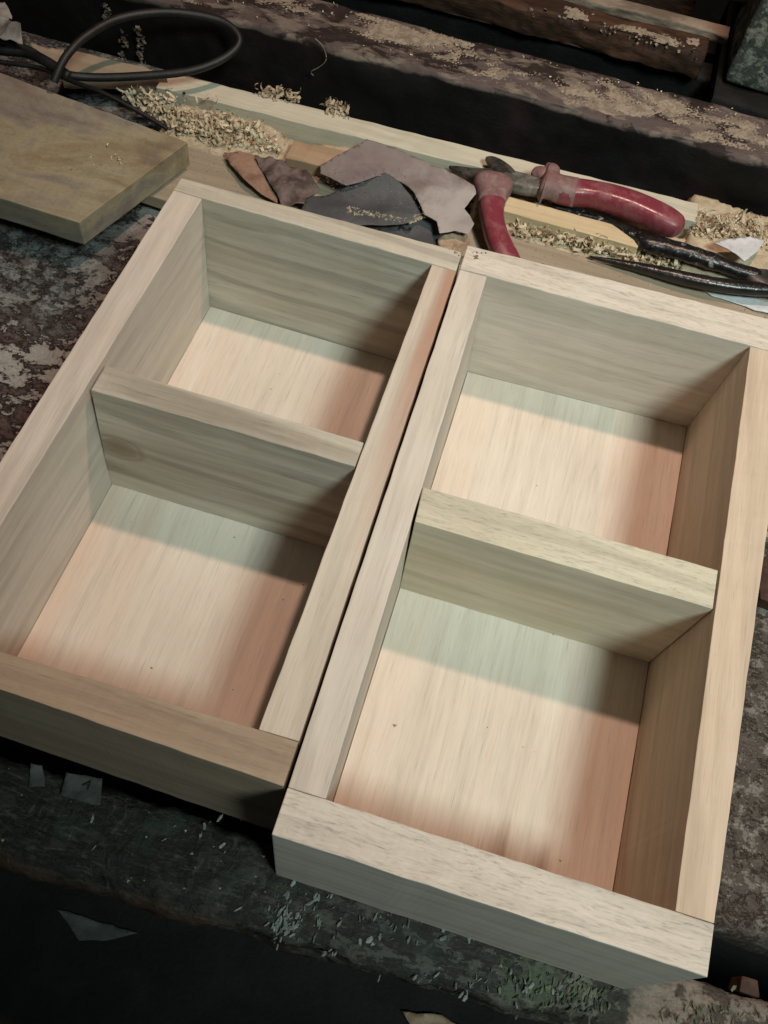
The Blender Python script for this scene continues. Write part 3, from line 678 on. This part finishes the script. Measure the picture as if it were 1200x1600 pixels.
sweep('collar_ear', [pz(384, 185, .050, .0065, .006), pz(382, 165, .050, .0060, .006), pz(378, 147, .050, .0040, .004), pz(374, 132, .050, .0010, .001)], M_REDD, pr, 16, 4, 2.6, .0003, seed=3)
sweep('collar_ear', [pz(362, 178, .049, .0060, .006), pz(345, 174, .049, .0062, .006), pz(328, 174, .049, .0050, .005), pz(316, 178, .049, .0020, .002)], M_REDD, pr, 16, 4, 2.6, .0004, seed=5)
sweep('grip_collar', [pz(172, 188, .047, .0080, .006), pz(170, 196, .047, .0130, .009), pz(168, 210, .047, .0155, .0105), pz(167, 226, .047, .0155, .0105), pz(166, 240, .0468, .0135, .010), pz(164, 262, .0465, .0118, .0098), pz(163, 285, .0463, .0108, .0096)], M_REDD, pr, 26, 4, 3.0, .0003, seed=4)
sweep('shank', [pz(200, 190, .043, .0075, .005), pz(250, 203, .043, .0085, .0055), pz(300, 216, .044, .0082, .0055), pz(352, 228, .046, .0065, .005)], M_METAL, pr, 16, 4, 5)
sweep('shank', [pz(225, 190, .040, .0075, .004), pz(195, 200, .041, .0085, .005), pz(172, 225, .043, .0065, .0045)], M_METALD, pr, 16, 4, 5)
sweep('jaw', [pz(5, 146, .036, .0009, .0012), pz(40, 160, .037, .0035, .003), pz(90, 176, .038, .0060, .004), pz(140, 185, .040, .0078, .005), pz(200, 190, .042, .0090, .0055), pz(245, 200, .042, .0085, .005)], M_METALD, pr, 16, 5, 3.5)
sweep('jaw', [pz(142, 114, .044, .0012, .0015), pz(158, 122, .044, .0040, .003), pz(182, 140, .044, .0062, .004), pz(205, 165, .044, .0078, .005), pz(225, 190, .044, .0085, .005)], M_METALD, pr, 16, 5, 3.5)
c = at(700 + 222 / 2.4, 200 + 188 / 2.4, .037)
bm = bmesh.new(); bmesh.ops.create_cone(bm, cap_ends=True, segments=24, radius1=.0052, radius2=.0046, depth=.004, matrix=Matrix.Translation(c))
bm_link('pivot_rivet', bm, M_METAL, pr)

# ------------------------------------------------------------------ black pliers
pb = thing('pliers', 'black handled pliers with white paint specks at the right edge', 'pliers', at(1185, 430, .03))
sweep('handle', [pp(862, 322, .024, .0028, .0026), pp(930, 342, .025, .0040, .0035), pp(990, 368, .028, .0052, .005), pp(1008, 379, .030, .0068, .006), pp(1035, 385, .031, .0070, .006), pp(1075, 396, .032, .0070, .006),
      pp(1112, 408, .032, .0066, .006), pp(1140, 418, .032, .0055, .005), pp(1185, 432, .032, .006, .005)], M_SPECK, pb, 18, 7, 2.4, .0006)
sweep('handle', [pp(921, 401, .0225, .0008, .0009), pp(967, 411, .024, .0028, .0028), pp(1017, 422, .026, .0042, .004), pp(1075, 436, .028, .0052, .005), pp(1137, 447, .030, .0054, .005), pp(1200, 452, .031, .006, .005), pp(1225, 450, .031, .007, .005)], M_BGRIP, pb, 18, 7, 2.4, .0004)
sweep('head', [pp(1162, 425, .031, .004, .004), pp(1185, 436, .031, .0095, .0055), pp(1215, 445, .031, .0120, .006), pp(1250, 452, .031, .009, .006), pp(1300, 462, .030, .003, .003)], M_METALD, pb, 18, 6, 3, .0006)

# ------------------------------------------------------------------ shavings and dust
def shavings(name, label, area, count, mat, zf, size=(.0022, .0058), spread=1, seed=1, w_=(.0014, .0034)):
    """curled ribbons heaped inside a list of quads given in plan"""
    R_ = random.Random(seed); vs = []; fs = []
    for _ in range(count):
        q = R_.choice(area); u, v = R_.random(), R_.random()
        a = Vector(q[0]).lerp(Vector(q[1]), u); b = Vector(q[3]).lerp(Vector(q[2]), u); c = a.lerp(b, v)
        c.z = zf(c, R_)
        r = R_.uniform(*size); ang = R_.uniform(.6, 3.6); wd = R_.uniform(*w_)
        M_ = Matrix.Rotation(R_.uniform(0, 6.28), 3, 'Z') @ Matrix.Rotation(R_.uniform(-1.2, 1.2), 3, 'X') @ Matrix.Rotation(R_.uniform(-.6, .6), 3, 'Y')
        n_ = 6; base = len(vs); tw = R_.uniform(-.4, .4)
        for k in range(n_ + 1):
            t = ang * k / n_; rr = r * (1 + tw * k / n_)
            for s_ in (-.5, .5):
                p = Vector((rr * math.sin(t), s_ * wd * (1 - .5 * abs(k / n_ - .5)), rr * (1 - math.cos(t)) * .7)); vs.append(c + M_ @ p)
        for k in range(n_):
            a_ = base + 2 * k; fs.append((a_, a_ + 1, a_ + 3, a_ + 2))
    o = link(name, vs, fs, mat, None, True)
    return tag(o, label, 'shavings', kind='stuff')

def mound(name, label, x0, x1, y0, y1, z, h, thr, mat, seed, step=.0022, freq=30, sx=.6, cat='sawdust', base_mask=None, fine=.3):
    """a low drift of dust: the cells of a height field that lie above zero"""
    nx = int((x1 - x0) / step); ny = int((y1 - y0) / step); idx = {}; vs = []; fs = []
    def hh(i, j):
        x = x0 + i * step; y = y0 + j * step
        ed = min(1, min(i, nx - i, j, ny - j) / 5)
        q = Vector((x * sx, y, 0))
        e = nz(q, freq, seed) * .8 + nz(q, freq * 2.7, seed) * .5 + nz((x, y, 0), freq * 14, seed) * fine - thr
        if base_mask: e += base_mask(x, y)
        return e * ed - (1 - ed) * .3
    def vid(i, j, e):
        if (i, j) not in idx:
            idx[(i, j)] = len(vs); x = x0 + i * step; y = y0 + j * step
            zb = z(x, y) if callable(z) else z
            vs.append((x, y, zb + max(-.0015, min(1, e * 2.2) * h) + nz((x, y, 0), 900, seed) * .0005))
        return idx[(i, j)]
    E_ = [[hh(i, j) for j in range(ny + 1)] for i in range(nx + 1)]
    for i in range(nx):
        for j in range(ny):
            c = (E_[i][j], E_[i + 1][j], E_[i + 1][j + 1], E_[i][j + 1])
            if max(c) > 0: fs.append((vid(i, j, c[0]), vid(i + 1, j, c[1]), vid(i + 1, j + 1, c[2]), vid(i, j + 1, c[3])))
    o = link(name, vs, fs, mat, None, True)
    return tag(o, label, cat, kind='stuff')

# drift between the pine strip and the tan plank
mound('sawdust', 'sawdust drift between the pine strip and the tan plank', -.285, -.02, .498, .556, .009, .012, -.9, M_DUST, 5)
shavings('wood_shavings', 'curled shavings heaped left of the orange wood block', [[at(190, 150, .02), at(250, 160, .02), at(330, 215, .02), at(270, 212, .02)], [at(255, 178, .02), at(400, 200, .02), at(450, 246, .02), at(320, 228, .02)]],
         620, M_SHAV, lambda c, R: .021 + R.random() ** 2 * .010, seed=3)
# under the pliers and behind the tan plank
mound('sawdust', 'sawdust lying between the short strip and the tan plank', -.02, .42, .494, .56, .006, .012, -.8, M_DUST, 6)
shavings('wood_shavings', 'curled shavings in front of the short honey strip', [[at(800, 352, .02), at(960, 392, .02), at(985, 408, .02), at(812, 368, .02)]], 210, M_SHAV, lambda c, R: .0195 + R.random() ** 2 * .006, seed=4)
shavings('wood_shavings', 'curled shavings near the black plier handles', [[at(985, 398, .02), at(1060, 410, .02), at(1060, 420, .02), at(985, 408, .02)]], 70, M_SHAV, lambda c, R: .0195 + R.random() ** 2 * .004, seed=14)
mound('sawdust', 'sawdust heap at the right end of the pine strip', .150, .42, .50, .612, .004, .018, -.75, M_DUST, 7)
shavings('wood_shavings', 'loose shavings at the right end of the pine strip', [[at(1075, 335, .02), at(1200, 348, .02), at(1220, 400, .02), at(1080, 372, .02)]], 420, M_SHAV, lambda c, R: .021 + R.random() ** 2 * .006, seed=5, size=(.0012, .003))
shavings('wood_shavings', 'dull crumbs piled behind the pine strip', [[at(402, 150, .024), at(468, 170, .024), at(462, 156, .024), at(410, 142, .024)], [at(510, 178, .024), at(540, 186, .024), at(538, 176, .024), at(515, 168, .024)]],
         170, M_DUST, lambda c, R: .024 + R.random() ** 2 * .008, seed=6)
shavings('wood_shavings', 'few loose shavings lying on the thick stained board', [[at(60, 240, .045), at(230, 215, .045), at(200, 262, .045), at(80, 270, .045)]], 26, M_SHAV, lambda c, R: .0448, seed=8, size=(.0008, .0026), w_=(.0004, .0012))
# sawdust on the beam's top
bt = lambda x, y: .0582
mound('sawdust', 'thin sawdust drifts along the top of the dark beam', -.36, .36, .618, .672, bt, .0022, .02, M_DUSTD, 21, step=.0010, freq=42, sx=.5, fine=.5,
      base_mask=lambda x, y: .30 * math.exp(-((y - (.650 - .05 * (x - .05))) / .014) ** 2) + .06 * math.sin(x * 40) - .10 + .1 * (x > .05))
mound('sawdust', 'sawdust along the top of the brown rear timber', -.2, .136, .735, .762, .0590, .0022, .05, M_DUSTD, 23, step=.0018, freq=30, sx=.5)
shavings('wood_shavings', 'shavings scattered on top of the dark beam', [[(-.3, .625, .06), (.3, .625, .06), (.3, .67, .06), (-.3, .67, .06)]], 150, M_SHAV, lambda c, R: .0605, seed=9, size=(.0006, .0022), w_=(.0004, .0014))
shavings('wood_shavings', 'shavings caught at the front edge of the brown timber', [[(-.02, .734, .06), (.13, .734, .06), (.13, .742, .06), (-.02, .742, .06)]], 60, M_DUSTD, lambda c, R: .0600 - R.random() * .006, seed=10, size=(.001, .003))
# crumbs hanging down the black face of the beam
def hang(pts, cnt, seed, name, label):
    R_ = random.Random(seed); vs = []; fs = []
    for _ in range(cnt):
        t = R_.random() * (len(pts) - 1); i = int(t); f = t - i
        c = Vector(pts[i]).lerp(Vector(pts[i + 1]), f) + Vector((R_.gauss(0, .0016), R_.uniform(-.002, 0), R_.gauss(0, .0012)))
        M_ = Matrix.Rotation(R_.uniform(0, 6.28), 3, 'Y') @ Matrix.Rotation(R_.uniform(-.7, .7), 3, 'X')
        a, b_ = R_.uniform(.0006, .0022), R_.uniform(.0004, .0012); k = len(vs)
        for u, v in ((-1, -1), (1, -.6), (.8, 1), (-.7, .8)):
            vs.append(c + M_ @ Vector((u * a, 0, v * b_)))
        fs.append((k, k + 1, k + 2, k + 3))
    return tag(link(name, vs, fs, M_DUSTD), label, 'debris', kind='stuff')
yf = .6085
def onface(px, py, y=yf):
    d = ROT @ Vector(((px - 600) / FPX, -(py - 800) / FPX, -1)); return CAM + d * ((y - CAM.y) / d.y)
hang([onface(192, 50), onface(196, 72), onface(190, 92)], 40, 1, 'hanging_debris', 'dusty shreds hanging inside the cable loop')
hang([onface(214, 40), onface(222, 60), onface(218, 84), onface(226, 104)], 60, 2, 'hanging_debris', 'longer dusty shreds hanging inside the cable loop')
hang([onface(160, 5), onface(170, 18), onface(165, 28)], 30, 3, 'hanging_debris', 'dusty shreds hanging at the left end of the beam top')
def flakes(name, label, spots, mat, seed, size):
    R_ = random.Random(seed); vs = []; fs = []
    for (px, py, sx_, sy_, cnt) in spots:
        for _ in range(cnt):
            c = at(R_.gauss(px, sx_), R_.gauss(py, sy_), .0006); a_ = R_.uniform(.7, 2.0); L_ = R_.uniform(*size); W_ = L_ * R_.uniform(.15, .5)
            M_ = Matrix.Rotation(a_, 3, 'Z') @ Matrix.Rotation(R_.uniform(-.25, .25), 3, 'X') @ Matrix.Rotation(R_.uniform(-.2, .2), 3, 'Y'); k = len(vs)
            m_ = R_.randint(5, 7)
            for t in range(m_):
                th = 6.283 * t / m_; r_ = R_.uniform(.6, 1.15)
                vs.append(c + M_ @ Vector((L_ * math.cos(th) * r_, W_ * math.sin(th) * r_, 0)))
            vs.append(c + M_ @ Vector((0, 0, .0005)))
            for t in range(m_): fs.append((k + t, k + (t + 1) % m_, k + m_))
    return tag(link(name, vs, fs, mat), label, 'paint flakes', kind='stuff')
M_FLAKE = simple('pale_paint_flake', (.15, .16, .145), (.30, .31, .28), 120, .7, .0003, 500)
M_FLAKE2 = simple('olive_paint_flake', (.07, .085, .05), (.19, .20, .13), 120, .7, .0003, 500)
flakes('paint_flakes', 'pale paint flakes curling on the front plank left of the right box corner', [(445, 1440, 13, 17, 80), (490, 1405, 34, 18, 30), (515, 1492, 10, 5, 6), (665, 1530, 8, 5, 4), (600, 1450, 80, 25, 40), (270, 1290, 60, 16, 14), (780, 1540, 60, 16, 34)], M_FLAKE, 2, (.0006, .0030))
flakes('paint_flakes', 'olive paint flakes on the front plank below the right box', [(915, 1560, 26, 16, 110), (860, 1540, 50, 14, 70), (1100, 1575, 60, 12, 50)], M_FLAKE2, 3, (.0006, .0028))
o = sweep('thread', [tuple(onface(x, y)) + (.0004, .0004) for x, y in ((492, 60), (504, 72), (510, 92), (500, 104), (486, 112), (490, 118))], M_DUSTD, None, 6, 5)
tag(o, 'thin pale thread hanging down the black face of the beam', 'thread')

def crumbs(name, label, quads, cnt, mat, z, seed, size=(.0004, .0014)):
    R_ = random.Random(seed); vs = []; fs = []
    for _ in range(cnt):
        q = R_.choice(quads); u, v = R_.random(), R_.random()
        c = Vector(q[0]).lerp(Vector(q[1]), u).lerp(Vector(q[3]).lerp(Vector(q[2]), u), v); c.z = z + R_.uniform(0, .0006)
        s_ = R_.uniform(*size) * (2 if R_.random() < .08 else 1); k = len(vs); a = R_.uniform(0, 6.28)
        pts = [Vector((math.cos(a + t * 2.1) * s_ * R_.uniform(.6, 1.5), math.sin(a + t * 2.1) * s_ * R_.uniform(.5, 1), 0)) for t in range(3)]
        vs += [c + p for p in pts] + [c + Vector((0, 0, s_ * .8))]
        fs += [(k, k + 1, k + 3), (k + 1, k + 2, k + 3), (k + 2, k, k + 3)]
    return tag(link(name, vs, fs, mat), label, 'crumbs', kind='stuff')
crumbs('dust_crumbs', 'pale crumbs scattered on the front plank', [[(-.2, -.03, 0), (.3, -.018, 0), (.3, .012, 0), (-.2, .012, 0)]], 110, M_DUST, -.0012, 1)
crumbs('dust_crumbs', 'pale crumbs scattered on the bench right of the boxes', [[(.2, .06, 0), (.32, .06, 0), (.32, .38, 0), (.2, .38, 0)]], 420, M_DUSTD, -.0008, 2)
crumbs('dust_crumbs', 'pale crumbs scattered on the bench left of the boxes', [[(-.42, .12, 0), (-.2, .1, 0), (-.2, .42, 0), (-.42, .42, 0)]], 260, M_DUSTD, -.0008, 3)
crumbs('dust_crumbs', 'dust crumbs scattered over the tan plank', [[(-.26, .445, 0), (.3, .43, 0), (.3, .495, 0), (-.26, .495, 0)]], 420, M_DUST, zP, 4, (.0003, .0010))
crumbs('dust_crumbs', 'tan dust along the crease of the charcoal sandpaper', [[at(540, 335, .03), at(640, 352, .03), at(640, 345, .03), at(545, 324, .03)], [at(640, 352, .03), at(668, 340, .03), at(665, 333, .03), at(638, 344, .03)]], 420, M_DUST, .0310, 15, (.0004, .0012))
crumbs('dust_crumbs', 'few crumbs on the back rims where the boxes meet', [[(-.012, .366, 0), (.012, .368, 0), (.012, .376, 0), (-.012, .37, 0)]], 26, M_CHIP, H, 5, (.0004, .0013))

crumbs('dust_crumbs', 'few dust crumbs on the floor of the right box', [[(.02, .03, 0), (.17, .03, 0), (.17, .33, 0), (.02, .33, 0)]], 12, M_CHIP, ZF, 6, (.0003, .0009))
crumbs('dust_crumbs', 'few dust crumbs on the floor of the left box', [[(-.17, .05, 0), (-.03, .05, 0), (-.03, .33, 0), (-.17, .33, 0)]], 12, M_CHIP, ZF, 7, (.0003, .0009))

crumbs('fine_dust', 'fine dust settled over the tan plank and wood strips', [[(-.28, .445, 0), (.3, .43, 0), (.3, .498, 0), (-.28, .498, 0)]], 1500, M_CHIP, zP, 31, (.0002, .0005))
shavings('wood_shavings', 'large pale curls among the shavings at upper left', [[at(200, 158, .02), at(280, 150, .02), at(440, 236, .02), at(300, 214, .02)]], 46, M_SHAV, lambda c, R: .026 + R.random() * .006, seed=33, size=(.004, .009), w_=(.001, .0028))
shavings('wood_shavings', 'larger curls at the right end of the pine strip', [[at(1080, 345, .02), at(1190, 352, .02), at(1200, 395, .02), at(1090, 368, .02)]], 24, M_SHAV, lambda c, R: .023 + R.random() * .005, seed=34, size=(.003, .007), w_=(.001, .0024))

crumbs('fine_dust', 'fine dust over the two sandpaper sheets', [[at(500, 262, .04), at(660, 262, .04), at(720, 350, .04), at(520, 300, .04)]], 260, M_DUSTD, .0395, 35, (.0002, .0006))
